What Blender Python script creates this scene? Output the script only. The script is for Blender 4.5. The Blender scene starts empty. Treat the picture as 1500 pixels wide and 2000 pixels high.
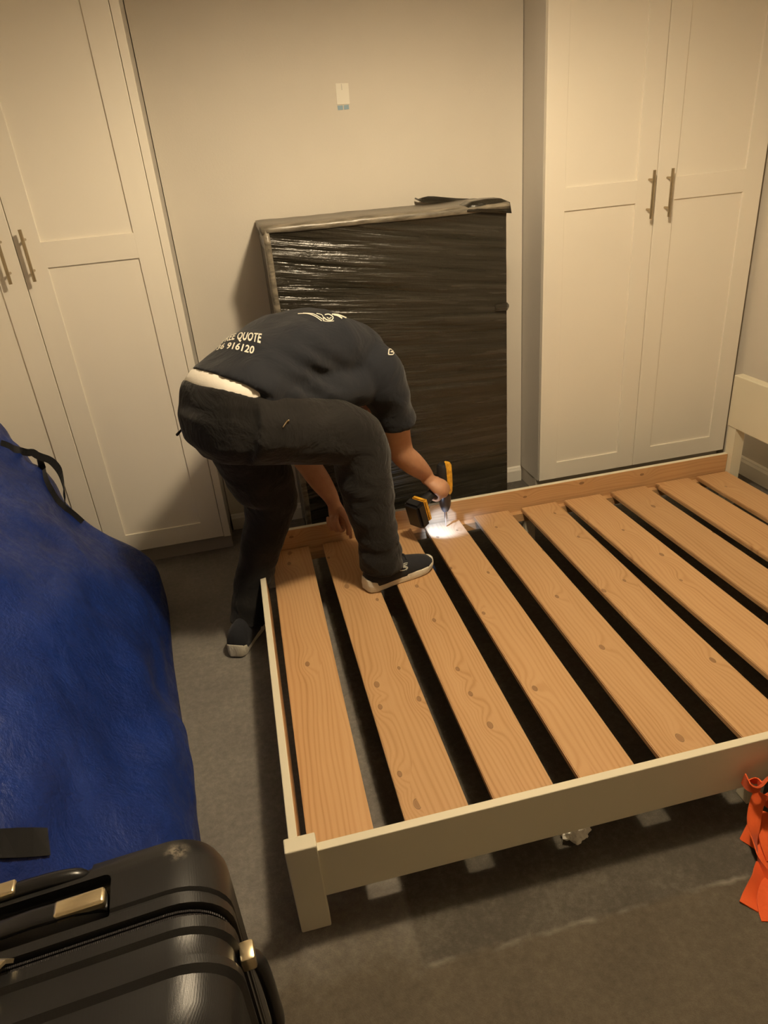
import bpy, bmesh, math, random
from mathutils import Vector, Matrix, noise
from mathutils.bvhtree import BVHTree
random.seed(7)
V = Vector
S = bpy.context.scene
COL = S.collection

# ------------------------------------------------------------------ camera
FPX = 1340.9
CAM = V((0.1016, -1.0010, 1.5210))
RX = V((0.97328105, -0.21374329, -0.0838916))      # image right in the room
RD = V((-0.16979239, -0.42399019, -0.88960826))    # image down
RF = V((0.15457858, 0.88008302, -0.4489536))       # view direction
cd = bpy.data.cameras.new('camera'); cam = bpy.data.objects.new('camera', cd); COL.objects.link(cam)
cd.sensor_fit = 'VERTICAL'; cd.sensor_height = 36.0; cd.lens = FPX * 36.0 / 2000.0
cd.clip_start = 0.02
m = Matrix.Identity(4)
for i in range(3):
    m[i][0] = RX[i]; m[i][1] = -RD[i]; m[i][2] = -RF[i]; m[i][3] = CAM[i]
cam.matrix_world = m
S.camera = cam

# ------------------------------------------------------------------ world, lamps, exposure
w = bpy.data.worlds.new('world'); S.world = w; w.use_nodes = True
w.node_tree.nodes['Background'].inputs[0].default_value = (1.0, 0.8, 0.6, 1)
w.node_tree.nodes['Background'].inputs[1].default_value = 0.01
def lamp(name, typ, loc, power, col, **k):
    l = bpy.data.lights.new(name, typ); l.energy = power; l.color = col
    for a, b in k.items(): setattr(l, a, b)
    o = bpy.data.objects.new(name, l); COL.objects.link(o); o.location = loc; return o
WARM = (1.0, 0.80, 0.53)
# shaded ceiling lamp: full light downwards, fading towards the horizontal
lamp('fill_uplight', 'SPOT', (0.71, 0.34, 2.26), 95.0, WARM, spot_size=math.radians(150), spot_blend=0.5, shadow_soft_size=0.06).rotation_euler = (math.pi, 0, 0)  # added upward spot; its bounce off the ceiling fills the shadows
lamp('ceiling_lamp', 'SPOT', (0.71, 0.34, 2.30), 116.0, WARM, spot_size=math.radians(178), spot_blend=0.48, shadow_soft_size=0.07)
S.view_settings.view_transform = 'Standard'; S.view_settings.look = 'None'
S.view_settings.exposure = 0.0; S.view_settings.gamma = 1.0
S.view_settings.use_curve_mapping = False
S.cycles.diffuse_bounces = 8; S.cycles.max_bounces = 14

# ------------------------------------------------------------------ helpers
def ray(u, v): return RX * ((u - 750) / FPX) + RD * ((v - 1000) / FPX) + RF
def at(u, v, ax, val):                       # room point under a pixel on a plane
    r = ray(u, v); return CAM + r * ((val - CAM[ax]) / r[ax])
def on(bvh, u, v, lift=0.0):                 # point of a surface under a pixel
    r = ray(u, v).normalized(); h = bvh.ray_cast(CAM, r)
    if h[0] is None: return None, None
    n = h[1] if h[1].dot(r) < 0 else -h[1]
    return h[0] + n * lift, n

def empty(name, loc=(0, 0, 0), label=None, cat=None, group=None, rz=0):
    o = bpy.data.objects.new(name, None); COL.objects.link(o); o.location = loc; o.empty_display_size = 0.1
    o.rotation_euler = (0, 0, rz)
    tag(o, label, cat, group); return o
def tag(o, label=None, cat=None, group=None, kind=None):
    for k, v in (('label', label), ('category', cat), ('group', group), ('kind', kind)):
        if v: o[k] = v
    return o
def world_loc(o):
    p = V((0, 0, 0))
    while o: p += o.location; o = o.parent
    return p
def obj(name, bm, mats, parent=None, origin=None, smooth=False):
    """link a bmesh (room coordinates) as one mesh object under parent"""
    base = world_loc(parent) if parent else V((0, 0, 0))
    org = V(origin) if origin is not None else base
    bmesh.ops.translate(bm, verts=bm.verts, vec=-org)
    bmesh.ops.recalc_face_normals(bm, faces=bm.faces)
    me = bpy.data.meshes.new(name); bm.to_mesh(me); bm.free()
    for mt in (mats if isinstance(mats, (list, tuple)) else [mats]): me.materials.append(mt)
    if smooth:
        me.polygons.foreach_set('use_smooth', [True] * len(me.polygons))
        if smooth != True: me.set_sharp_from_angle(angle=math.radians(smooth))
    o = bpy.data.objects.new(name, me); COL.objects.link(o)
    if parent: o.parent = parent
    o.location = org - base
    return o
def struct(name, bm, mat, **k):
    return tag(obj(name, bm, mat, **k), kind='structure')

def box(bm, a, b, bev=0.0, mi=0, seg=2):
    x0, y0, z0 = a; x1, y1, z1 = b
    vs = [bm.verts.new(p) for p in ((x0, y0, z0), (x1, y0, z0), (x1, y1, z0), (x0, y1, z0), (x0, y0, z1), (x1, y0, z1), (x1, y1, z1), (x0, y1, z1))]
    fs = [bm.faces.new([vs[i] for i in q]) for q in ((0, 3, 2, 1), (4, 5, 6, 7), (0, 1, 5, 4), (1, 2, 6, 5), (2, 3, 7, 6), (3, 0, 4, 7))]
    for f in fs: f.material_index = mi
    if bev:
        es = set(e for f in fs for e in f.edges)
        bmesh.ops.bevel(bm, geom=list(es), offset=bev, segments=seg, profile=0.5, affect='EDGES')
    return fs
def prism(bm, pts, h0, h1, axis=2, mi=0):
    """polygon in the two other axes, extruded along axis"""
    def P(p, h):
        q = list(p); q.insert(axis, h); return q
    a = [bm.verts.new(P(p, h0)) for p in pts]; b = [bm.verts.new(P(p, h1)) for p in pts]
    fs = [bm.faces.new(a[::-1]), bm.faces.new(b)]
    n = len(pts)
    for i in range(n): fs.append(bm.faces.new((a[i], a[(i + 1) % n], b[(i + 1) % n], b[i])))
    for f in fs: f.material_index = mi
    return fs
def loft(bm, rings, closed=True, mi=0):
    R = [[bm.verts.new(p) for p in r] for r in rings]
    n = len(R[0]); fs = []
    for a, b in zip(R, R[1:]):
        for i in range(n if closed else n - 1):
            fs.append(bm.faces.new((a[i], a[(i + 1) % n], b[(i + 1) % n], b[i])))
    if closed:
        fs.append(bm.faces.new(R[0][::-1])); fs.append(bm.faces.new(R[-1]))
    for f in fs: f.material_index = mi
    return fs
def ring(c, A, B, n=24, p=2.0):
    c, A, B = V(c), V(A), V(B); out = []
    for i in range(n):
        t = 2 * math.pi * i / n; ct, st = math.cos(t), math.sin(t)
        e = 2.0 / p
        out.append(c + A * (math.copysign(abs(ct) ** e, ct)) + B * (math.copysign(abs(st) ** e, st)))
    return out
def smooth_path(pts, k=4):
    """Catmull-Rom through tuples (x,y,z,extra...)"""
    P = [tuple(p) for p in pts]; P = [P[0]] + P + [P[-1]]; out = []
    for i in range(1, len(P) - 2):
        for s in range(k):
            t = s / k; a, b, c, d = P[i - 1], P[i], P[i + 1], P[i + 2]
            out.append(tuple(0.5 * (2 * b[j] + (c[j] - a[j]) * t + (2 * a[j] - 5 * b[j] + 4 * c[j] - d[j]) * t * t + (3 * b[j] - a[j] - 3 * c[j] + d[j]) * t ** 3) for j in range(len(b))))
    out.append(P[-2]); return out
def tube(bm, pts, n=16, flat=1.0, ref=None, k=4, dome=True, mi=0):
    """round limb through (x,y,z,r); flat scales the second axis"""
    P = smooth_path(pts, k) if k > 1 else [tuple(p) for p in pts]
    rings = []; prev = None
    for i, p in enumerate(P):
        a = V(P[max(0, i - 1)][:3]); b = V(P[min(len(P) - 1, i + 1)][:3]); t = (b - a).normalized()
        if prev is None:
            r = V(ref) if ref is not None else (V((0, 0, 1)) if abs(t.z) < 0.8 else V((1, 0, 0)))
            A = (r - t * r.dot(t)).normalized()
        else: A = (prev - t * prev.dot(t)).normalized()
        prev = A; B = t.cross(A); rings.append((V(p[:3]), A, B, p[3], t))
    out = []
    def cap(rg, sgn):
        c, A, B, r, t = rg
        return [ring(c + t * sgn * r * s, A * r * q, B * r * q * flat, n) for s, q in ((0.85, 0.35), (0.6, 0.72), (0.28, 0.94))]
    if dome: out += cap(rings[0], -1)
    out += [ring(c, A * r, B * r * flat, n) for c, A, B, r, t in rings]
    if dome: out += cap(rings[-1], 1)[::-1]
    return loft(bm, out, mi=mi)
def cyl(bm, a, b, r, n=16, r2=None, mi=0):
    a, b = V(a), V(b); t = (b - a).normalized(); q = V((0, 0, 1)) if abs(t.z) < 0.9 else V((1, 0, 0))
    A = t.cross(q).normalized(); B = t.cross(A); r2 = r if r2 is None else r2
    return loft(bm, [ring(a, A * r, B * r, n), ring(b, A * r2, B * r2, n)], mi=mi)
def ribbon(bm, pts, wdirs, width, thick=0.002):
    """flat strap through pts; wdirs one vector or one per point"""
    P = [V(p) for p in pts]; rings = []
    for i, p in enumerate(P):
        t = (P[min(i + 1, len(P) - 1)] - P[max(i - 1, 0)]).normalized()
        wv = V(wdirs[i]) if isinstance(wdirs, list) else V(wdirs)
        wv = (wv - t * wv.dot(t)).normalized(); nn = t.cross(wv)
        h = width / 2; q = thick / 2
        rings.append([p - wv * h - nn * q, p + wv * h - nn * q, p + wv * h + nn * q, p - wv * h + nn * q])
    return loft(bm, rings)
def bake(o, *mods):
    """apply modifiers through the depsgraph"""
    for typ, kw in mods:
        md = o.modifiers.new(typ, typ)
        for k, v in kw.items(): setattr(md, k, v)
    dg = bpy.context.evaluated_depsgraph_get(); dg.update()
    me = bpy.data.meshes.new_from_object(o.evaluated_get(dg)); old = o.data
    mats = list(old.materials); o.modifiers.clear(); o.data = me
    me.materials.clear()
    for mt in mats: me.materials.append(mt)
    bpy.data.meshes.remove(old)
    me.polygons.foreach_set('use_smooth', [True] * len(me.polygons))
    return o
def bvh_of(o):
    me = o.data; off = world_loc(o)
    return BVHTree.FromPolygons([v.co + off for v in me.vertices], [tuple(p.vertices) for p in me.polygons])

# ------------------------------------------------------------------ materials
def mat(name, col, rough=0.6, metal=0.0, spec=0.5, emit=None, estr=0, sheen=0, coat=0):
    mt = bpy.data.materials.new(name); mt.use_nodes = True
    b = mt.node_tree.nodes['Principled BSDF']
    b.inputs['Base Color'].default_value = (*col, 1); b.inputs['Roughness'].default_value = rough
    b.inputs['Metallic'].default_value = metal; b.inputs['Specular IOR Level'].default_value = spec
    b.inputs['Sheen Weight'].default_value = sheen; b.inputs['Coat Weight'].default_value = coat
    if emit: b.inputs['Emission Color'].default_value = (*emit, 1); b.inputs['Emission Strength'].default_value = estr
    return mt
class N:
    def __init__(s, mt): s.t = mt.node_tree; s.b = s.t.nodes['Principled BSDF']
    def n(s, typ, ins=None, **kw):
        x = s.t.nodes.new(typ)
        for k, v in kw.items(): setattr(x, k, v)
        for k, v in (ins or {}).items():
            if isinstance(v, bpy.types.NodeSocket): s.t.links.new(v, x.inputs[k])
            else: x.inputs[k].default_value = v
        return x
    def link(s, a, b): s.t.links.new(a, b)
    def math(s, op, a, b=0.0, c=0.0): return s.n('ShaderNodeMath', {0: a, 1: b, 2: c}, operation=op).outputs[0]
    def ramp(s, fac, stops):
        r = s.n('ShaderNodeValToRGB', {0: fac}); e = r.color_ramp.elements
        while len(e) < len(stops): e.new(0.5)
        for q, (p, c) in zip(e, stops): q.position = p; q.color = (*c, 1) if len(c) == 3 else c
        return r.outputs[0]
    def coord(s, kind='Object', scale=(1, 1, 1), rot=(0, 0, 0), loc=None):
        c = s.n('ShaderNodeTexCoord').outputs[kind]
        return s.n('ShaderNodeMapping', {'Vector': c, 'Scale': scale, 'Rotation': rot, 'Location': loc or (0, 0, 0)}).outputs[0]
    def noise(s, vec, scale, detail=3, rough=0.5, dist=0.0): return s.n('ShaderNodeTexNoise', {'Vector': vec, 'Scale': scale, 'Detail': detail, 'Roughness': rough, 'Distortion': dist}).outputs[0]
    def bump(s, h, strength, dist=0.01, prev=None):
        ins = {'Height': h, 'Strength': strength, 'Distance': dist}
        if prev is not None: ins['Normal'] = prev
        o = s.n('ShaderNodeBump', ins).outputs[0]; s.link(o, s.b.inputs['Normal']); return o
    def base(s, sock): s.link(sock, s.b.inputs['Base Color'])
    def rgh(s, sock): s.link(sock, s.b.inputs['Roughness'])

def painted(name, col, rough, var=0.04, bump=0.05, sc=60):
    mt = mat(name, col, rough); k = N(mt); c = k.coord()
    f = k.noise(c, 2.5, 3); k.base(k.ramp(f, [(0.3, tuple(x * (1 - var) for x in col)), (0.7, col)]))
    k.bump(k.noise(c, sc, 2), bump, 0.004); return mt
M = {}
M['wall'] = painted('wall_paint', (0.67, 0.625, 0.545), 0.85, 0.05, 0.10, 160)
M['ceiling'] = painted('ceiling_paint', (0.78, 0.75, 0.70), 0.9)
M['white'] = painted('white_gloss_trim', (0.82, 0.79, 0.71), 0.4, 0.06, 0.06, 30)
M['door'] = painted('ivory_wardrobe_lacquer', (0.84, 0.79, 0.69), 0.42, 0.03, 0.02, 60)
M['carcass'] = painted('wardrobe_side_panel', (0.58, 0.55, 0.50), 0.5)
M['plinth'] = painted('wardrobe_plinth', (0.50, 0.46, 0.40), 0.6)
M['bedwhite'] = painted('ivory_bed_paint', (0.70, 0.655, 0.51), 0.42, 0.05, 0.04, 40)
M['steel'] = mat('brushed_steel', (0.46, 0.38, 0.26), 0.26, 1.0)
M['gold'] = mat('champagne_metal', (0.80, 0.68, 0.45), 0.28, 0.9)

def carpet():
    mt = mat('grey_carpet', (0.2, 0.18, 0.15), 0.95, spec=0.1, sheen=0.15); k = N(mt); c = k.coord('Object')
    s = k.n('ShaderNodeSeparateXYZ', {0: c}); X, Y = s.outputs[0], s.outputs[1]
    wob = k.math('MULTIPLY', k.math('SUBTRACT', k.noise(c, 22, 3), 0.5), 0.022)
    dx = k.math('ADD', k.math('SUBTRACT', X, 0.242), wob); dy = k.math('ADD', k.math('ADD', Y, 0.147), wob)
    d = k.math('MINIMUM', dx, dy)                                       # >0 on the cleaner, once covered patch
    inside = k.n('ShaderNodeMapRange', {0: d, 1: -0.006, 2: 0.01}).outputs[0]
    ridge = k.n('ShaderNodeMapRange', {0: k.math('ABSOLUTE', d), 1: 0.009, 2: 0.0}).outputs[0]
    spot = k.n('ShaderNodeMapRange', {0: k.noise(c, 9, 3), 1: 0.46, 2: 0.66}).outputs[0]
    ridge = k.math('MULTIPLY', ridge, spot)
    big = k.noise(c, 5, 4, 0.6); fine = k.noise(c, 420, 3, 0.7); mid = k.noise(c, 52, 6, 0.78)
    f = k.math('ADD', k.math('MULTIPLY', big, 0.35), k.math('ADD', k.math('MULTIPLY', fine, 0.25), k.math('MULTIPLY', mid, 0.65)))
    worn = k.ramp(f, [(0.40, (0.122, 0.113, 0.099)), (0.62, (0.197, 0.184, 0.163)), (0.82, (0.285, 0.266, 0.23))])
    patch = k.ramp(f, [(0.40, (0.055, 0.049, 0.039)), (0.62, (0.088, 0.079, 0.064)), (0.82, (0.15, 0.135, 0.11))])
    # light falloff at the near side of the bed, darkened into the carpet colour
    front_shade = k.n('ShaderNodeMapRange', {0: k.math('ADD', Y, k.math('MULTIPLY', k.math('SUBTRACT', k.noise(c, 6, 4, 0.65), 0.5), 0.35)), 1: 0.10, 2: -0.14}).outputs[0]
    tr = k.n('ShaderNodeMix', data_type='RGBA', blend_type='MULTIPLY'); k.link(front_shade, tr.inputs[0]); k.link(worn, tr.inputs[6]); tr.inputs[7].default_value = (0.54, 0.49, 0.41, 1); worn = tr.outputs[2]
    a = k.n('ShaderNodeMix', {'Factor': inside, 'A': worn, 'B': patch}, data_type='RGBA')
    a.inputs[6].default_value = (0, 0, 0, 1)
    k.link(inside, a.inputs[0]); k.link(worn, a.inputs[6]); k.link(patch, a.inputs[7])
    b = k.n('ShaderNodeMix', data_type='RGBA'); k.link(k.math('MULTIPLY', ridge, 0.5), b.inputs[0]); k.link(a.outputs[2], b.inputs[6]); b.inputs[7].default_value = (0.36, 0.33, 0.28, 1)
    k.base(b.outputs[2])
    h = k.math('ADD', k.math('ADD', k.math('MULTIPLY', fine, 0.5), k.math('MULTIPLY', mid, 0.6)), k.math('MULTIPLY', ridge, 1.2))
    k.bump(h, 0.7, 0.006); return mt
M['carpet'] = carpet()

def pine(name, axis=1, dark=1.0):
    """knotty pine, grain along one axis of the piece; every piece gets its own offset"""
    mt = mat(name, (0.55, 0.36, 0.19), 0.48, spec=0.35); k = N(mt)
    c = k.n('ShaderNodeTexCoord').outputs['Object']; rnd = k.n('ShaderNodeObjectInfo').outputs['Random']
    s = k.n('ShaderNodeSeparateXYZ', {0: c})
    L, W_ = (s.outputs[1], s.outputs[0]) if axis == 1 else (s.outputs[0], s.outputs[2])
    off = k.math('MULTIPLY', rnd, 37.0)
    Lo = k.math('ADD', L, off)
    kv = k.n('ShaderNodeCombineXYZ', {0: k.math('MULTIPLY', k.math('ADD', W_, off), 9.0), 1: k.math('MULTIPLY', Lo, 5.2), 2: 0.0}).outputs[0]
    vor = k.n('ShaderNodeTexVoronoi', {'Vector': kv, 'Scale': 1.0, 'Randomness': 1.0}, feature='F1', voronoi_dimensions='2D')
    d = vor.outputs['Distance']; cellr = k.n('ShaderNodeSeparateColor', {0: vor.outputs['Color']}).outputs[0]
    has = k.n('ShaderNodeMapRange', {0: cellr, 1: 0.50, 2: 0.54}).outputs[0]
    ksz = k.math('ADD', k.math('MULTIPLY', k.math('POWER', cellr, 5.0), 0.062), 0.030)
    # bend of the grain around a knot
    bend = k.math('MULTIPLY', k.math('POWER', 2.718, k.math('MULTIPLY', k.math('MULTIPLY', d, d), -16.0)), k.math('MULTIPLY', has, 0.030))
    lowv = k.n('ShaderNodeCombineXYZ', {0: k.math('MULTIPLY', W_, 5.0), 1: k.math('MULTIPLY', Lo, 1.3), 2: off}).outputs[0]
    low = k.math('MULTIPLY', k.math('SUBTRACT', k.noise(lowv, 1.0, 2, 0.4), 0.5), 0.10)
    fld = k.math('ADD', k.math('ADD', W_, low), bend)
    gv = k.n('ShaderNodeCombineXYZ', {0: fld, 1: 0.0, 2: off}).outputs[0]
    g1 = k.math('SINE', k.math('MULTIPLY', k.math('ADD', fld, k.math('MULTIPLY', k.noise(gv, 30, 1), 0.02)), 470.0))
    g1 = k.math('MULTIPLY', k.math('ADD', g1, 1.0), 0.5); g1 = k.math('POWER', g1, 2.5)
    fv = k.n('ShaderNodeCombineXYZ', {0: k.math('MULTIPLY', W_, 260.0), 1: k.math('MULTIPLY', Lo, 7.0), 2: off}).outputs[0]
    fib = k.noise(fv, 1.0, 3, 0.6)
    bv = k.n('ShaderNodeCombineXYZ', {0: k.math('MULTIPLY', fld, 22.0), 1: k.math('MULTIPLY', Lo, 1.2), 2: off}).outputs[0]
    band = k.noise(bv, 1.0, 2, 0.5)
    f = k.math('ADD', k.math('MULTIPLY', g1, k.math('MULTIPLY', band, 0.42)), k.math('ADD', k.math('MULTIPLY', fib, 0.22), k.math('MULTIPLY', band, 0.22)))
    q = dark
    colr = k.ramp(f, [(0.16, (0.515 * q, 0.318 * q, 0.157 * q)), (0.42, (0.445 * q, 0.258 * q, 0.117 * q)), (0.70, (0.325 * q, 0.172 * q, 0.068 * q))])
    tone = k.math('ADD', 0.93, k.math('MULTIPLY', rnd, 0.12))
    hs = k.n('ShaderNodeHueSaturation', {'Value': tone, 'Color': colr}).outputs[0]
    # halo, ring and heart of the knots
    core = k.math('MULTIPLY', k.n('ShaderNodeMapRange', {0: d, 1: ksz, 2: k.math('MULTIPLY', ksz, 0.75)}).outputs[0], has)
    rim = k.math('MULTIPLY', k.n('ShaderNodeMapRange', {0: k.math('ABSOLUTE', k.math('SUBTRACT', d, ksz)), 1: 0.013, 2: 0.0}).outputs[0], has)
    mx = k.n('ShaderNodeMix', data_type='RGBA'); k.link(k.math('MULTIPLY', core, 0.85), mx.inputs[0]); k.link(hs, mx.inputs[6]); mx.inputs[7].default_value = (0.25, 0.135, 0.062, 1)
    mx2 = k.n('ShaderNodeMix', data_type='RGBA'); k.link(k.math('MULTIPLY', rim, 0.75), mx2.inputs[0]); k.link(mx.outputs[2], mx2.inputs[6]); mx2.inputs[7].default_value = (0.085, 0.04, 0.018, 1)
    k.base(mx2.outputs[2]); k.bump(k.math('ADD', f, core), 0.12, 0.002); return mt
M['pine'] = pine('knotty_pine_slat', 1)
M['pinerail'] = pine('pine_rail_face', 0, 1.05)

def fabric(name, col, col2, sc=600, wr=0.35, wsc=9, rough=0.9, sheen=0.1):
    mt = mat(name, col, rough, spec=0.2, sheen=sheen); k = N(mt); c = k.coord()
    f = k.noise(c, 7, 4, 0.6); k.base(k.ramp(f, [(0.3, col), (0.75, col2)]))
    wv = k.noise(c, wsc, 4, 0.55, 0.6); b = k.bump(wv, wr, 0.03); k.bump(k.noise(c, sc, 2), 0.12, 0.001, b); return mt
M['shirt'] = fabric('navy_cotton', (0.0135, 0.0150, 0.0195), (0.0195, 0.0215, 0.027), wr=0.45, wsc=8)
M['trousers'] = fabric('black_twill', (0.0105, 0.0095, 0.0088), (0.017, 0.0155, 0.014), wr=0.6, wsc=9)
M['vest'] = fabric('white_cotton', (0.80, 0.76, 0.68), (0.84, 0.80, 0.72), wr=0.1)
M['shoe'] = fabric('black_mesh_knit', (0.014, 0.015, 0.019), (0.024, 0.025, 0.03), sc=300, wr=0.1, wsc=20)
M['sole'] = fabric('scuffed_white_sole', (0.56, 0.52, 0.42), (0.78, 0.75, 0.64), sc=120, wr=0.25, wsc=24, rough=0.6)
M['print'] = mat('white_shirt_print', (0.75, 0.72, 0.62), 0.7)
M['logo'] = mat('grey_print', (0.42, 0.43, 0.38), 0.6)
M['hair'] = fabric('dark_hair', (0.012, 0.010, 0.008), (0.03, 0.025, 0.02), sc=300, wr=0.4, wsc=60, rough=0.6)
def skin():
    mt = mat('tanned_skin', (0.50, 0.27, 0.16), 0.5, spec=0.4); k = N(mt); c = k.coord()
    k.base(k.ramp(k.noise(c, 14, 4, 0.6), [(0.3, (0.41, 0.205, 0.115)), (0.7, (0.52, 0.285, 0.17))]))
    k.b.inputs['Subsurface Weight'].default_value = 0.12; k.b.inputs['Subsurface Radius'].default_value = (0.01, 0.004, 0.002)
    k.bump(k.noise(c, 220, 3), 0.15, 0.002); return mt
M['skin'] = skin()

def tarp():
    mt = mat('blue_woven_cover', (0.02, 0.05, 0.28), 0.42, spec=0.24); k = N(mt); c = k.coord()
    f = k.noise(c, 4, 5, 0.6, 0.4)
    k.base(k.ramp(f, [(0.3, (0.005, 0.018, 0.118)), (0.55, (0.0075, 0.026, 0.165)), (0.75, (0.017, 0.042, 0.22))]))
    k.rgh(k.n('ShaderNodeMapRange', {0: k.noise(c, 30, 4, 0.7), 1: 0.35, 2: 0.7, 3: 0.34, 4: 0.62}).outputs[0])
    b = k.bump(k.noise(c, 8, 6, 0.66, 0.25), 0.55, 0.03)
    b = k.bump(k.noise(c, 45, 4, 0.7), 0.25, 0.004, b)
    wv = k.n('ShaderNodeTexWave', {'Vector': c, 'Scale': 160.0}, bands_direction='Y').outputs[1]
    wz = k.n('ShaderNodeTexWave', {'Vector': c, 'Scale': 160.0}, bands_direction='Z').outputs[1]
    k.bump(k.math('MULTIPLY', wv, wz), 0.10, 0.001, b); return mt
M['tarp'] = tarp()
M['webbing'] = fabric('black_webbing', (0.008, 0.008, 0.009), (0.014, 0.014, 0.014), sc=500, wr=0.1)
M['orange'] = fabric('orange_webbing', (0.62, 0.085, 0.018), (0.80, 0.13, 0.03), sc=400, wr=0.12, wsc=30, rough=0.7)
M['shell'] = mat('black_ribbed_shell', (0.012, 0.012, 0.013), 0.36, spec=0.45)
k = N(M['shell']); c = k.coord()
wx = k.n('ShaderNodeTexWave', {'Vector': c, 'Scale': 190.0}, bands_direction='X').outputs[1]
wz = k.n('ShaderNodeTexWave', {'Vector': c, 'Scale': 190.0}, bands_direction='Z').outputs[1]
k.bump(k.math('ADD', wx, wz), 0.10, 0.0008, k.bump(k.noise(c, 5, 2), 0.04, 0.02))
dd = k.n('ShaderNodeVectorMath', {0: k.n('ShaderNodeTexCoord').outputs['Object'], 1: (0.186, 0.128, 0.640)}, operation='DISTANCE').outputs['Value']
sc_ = k.math('MULTIPLY', k.n('ShaderNodeMapRange', {0: dd, 1: 0.022, 2: 0.004}).outputs[0], k.n('ShaderNodeMapRange', {0: k.noise(c, 90, 4, 0.7), 1: 0.42, 2: 0.62}).outputs[0])
k.base(k.ramp(sc_, [(0.0, (0.0115, 0.0115, 0.0122)), (0.8, (0.16, 0.14, 0.11))]))
M['plastic'] = mat('black_smooth_plastic', (0.011, 0.011, 0.012), 0.3, spec=0.5)
M['rubber'] = mat('black_rubber', (0.013, 0.013, 0.014), 0.55)
M['zip'] = mat('black_zip_teeth', (0.02, 0.017, 0.018), 0.45)
k = N(M['zip']); k.bump(k.n('ShaderNodeTexWave', {'Vector': k.coord(), 'Scale': 130.0}, bands_direction='X').outputs[1], 0.8, 0.002)
M['yellow'] = mat('yellow_tool_plastic', (0.80, 0.42, 0.03), 0.4)
k = N(M['yellow']); k.base(k.ramp(k.noise(k.coord(), 60, 3, 0.7), [(0.35, (0.55, 0.26, 0.02)), (0.55, (0.82, 0.45, 0.04))]))
M['darkmetal'] = mat('dark_steel', (0.12, 0.12, 0.13), 0.35, 0.9)
M['bitmetal'] = mat('bright_steel_bit', (0.7, 0.7, 0.72), 0.25, 1.0)
M['led'] = mat('lit_led', (1, 1, 1), 0.4, emit=(0.62, 0.78, 1.0), estr=120)
M['paper'] = mat('white_paper', (0.82, 0.79, 0.70), 0.75)
k = N(M['paper']); k.bump(k.noise(k.coord(), 40, 3), 0.1, 0.003)
M['blueprint'] = mat('grey_blue_tab', (0.24, 0.36, 0.45), 0.5)

def film():
    """black stretch film: long horizontal tension creases"""
    mt = mat('black_stretch_film', (0.021, 0.019, 0.014), 0.22, spec=0.6); k = N(mt)
    c = k.n('ShaderNodeTexCoord').outputs['Object']
    s = k.n('ShaderNodeSeparateXYZ', {0: c}); X, Y, Z = s.outputs
    slope = k.math('MULTIPLY', k.math('MULTIPLY', X, k.math('SUBTRACT', Z, 0.45)), 0.22)
    zz = k.math('ADD', Z, slope)
    def streak(sx, sz, det, o=0.0): return k.noise(k.n('ShaderNodeCombineXYZ', {0: k.math('MULTIPLY', X, sx), 1: o, 2: k.math('MULTIPLY', zz, sz)}).outputs[0], 1.0, det, 0.6, 0.3)
    a = streak(1.6, 30.0, 3); b = streak(5.0, 95.0, 3, 3.0); e = streak(1.0, 12.0, 2, 7.0); cr = k.noise(c, 60, 4, 0.7)
    leftw = k.n('ShaderNodeMapRange', {0: X, 1: 0.75, 2: 0.1, 3: 0.25, 4: 1.0}).outputs[0]
    h = k.math('ADD', k.math('ADD', k.math('MULTIPLY', a, 0.60), k.math('MULTIPLY', b, 0.10)), k.math('ADD', k.math('MULTIPLY', e, 0.9), k.math('MULTIPLY', cr, 0.10)))
    h = k.math('MULTIPLY', h, leftw)
    k.bump(h, 0.75, 0.030)
    k.base(k.ramp(a, [(0.3, (0.017, 0.015, 0.010)), (0.7, (0.040, 0.035, 0.026))]))
    k.rgh(k.n('ShaderNodeMapRange', {0: a, 1: 0.3, 2: 0.7, 3: 0.16, 4: 0.34}).outputs[0]); return mt
M['film'] = film()
M['filmedge'] = mat('film_over_pale_edge', (0.16, 0.14, 0.105), 0.35, spec=0.5)
k = N(M['filmedge']); c = k.coord(scale=(6, 30, 30)); k.base(k.ramp(k.noise(c, 2, 4, 0.6), [(0.35, (0.075, 0.065, 0.048)), (0.65, (0.24, 0.21, 0.16))])); k.bump(k.noise(c, 2, 3), 0.3, 0.01)

# ------------------------------------------------------------------ the room
X0, X1, Y0, YB, H = -1.17, 2.412, -2.3, 2.084, 2.42
WX0, WX1, WY = 1.384, 2.388, 1.856            # right wardrobe
LX1 = -0.112                                    # right end of the left wardrobe
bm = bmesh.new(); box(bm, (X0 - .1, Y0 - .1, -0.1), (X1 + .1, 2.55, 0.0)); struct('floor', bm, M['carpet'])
bm = bmesh.new(); box(bm, (X0 - .1, Y0 - .1, H), (X1 + .1, 2.55, H + .1)); struct('ceiling', bm, M['ceiling'])
bm = bmesh.new()                                # chimney breast between the two alcoves
prism(bm, [(LX1 + 0.001, 2.5), (LX1 + 0.001, YB), (WX0 - .001, YB), (WX0 - .001, 2.5)], 0, H)
struct('wall_back', bm, M['wall'])
bm = bmesh.new(); box(bm, (X0, 2.45, 0), (LX1 - .004, 2.5, H)); struct('wall_alcove', bm, M['wall'])
bm = bmesh.new(); box(bm, (WX0 + .002, 2.45, 0), (X1, 2.5, H)); struct('wall_alcove', bm, M['wall'])
bm = bmesh.new(); box(bm, (X1, Y0, 0), (X1 + .1, 2.5, H)); struct('wall_right', bm, M['wall'])
bm = bmesh.new(); box(bm, (X0 - .1, Y0, 0), (X0, 2.5, H)); struct('wall_left', bm, M['wall'])
bm = bmesh.new(); box(bm, (X0, Y0 - .1, 0), (X1, Y0, H)); struct('wall_front', bm, M['wall'])
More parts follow.
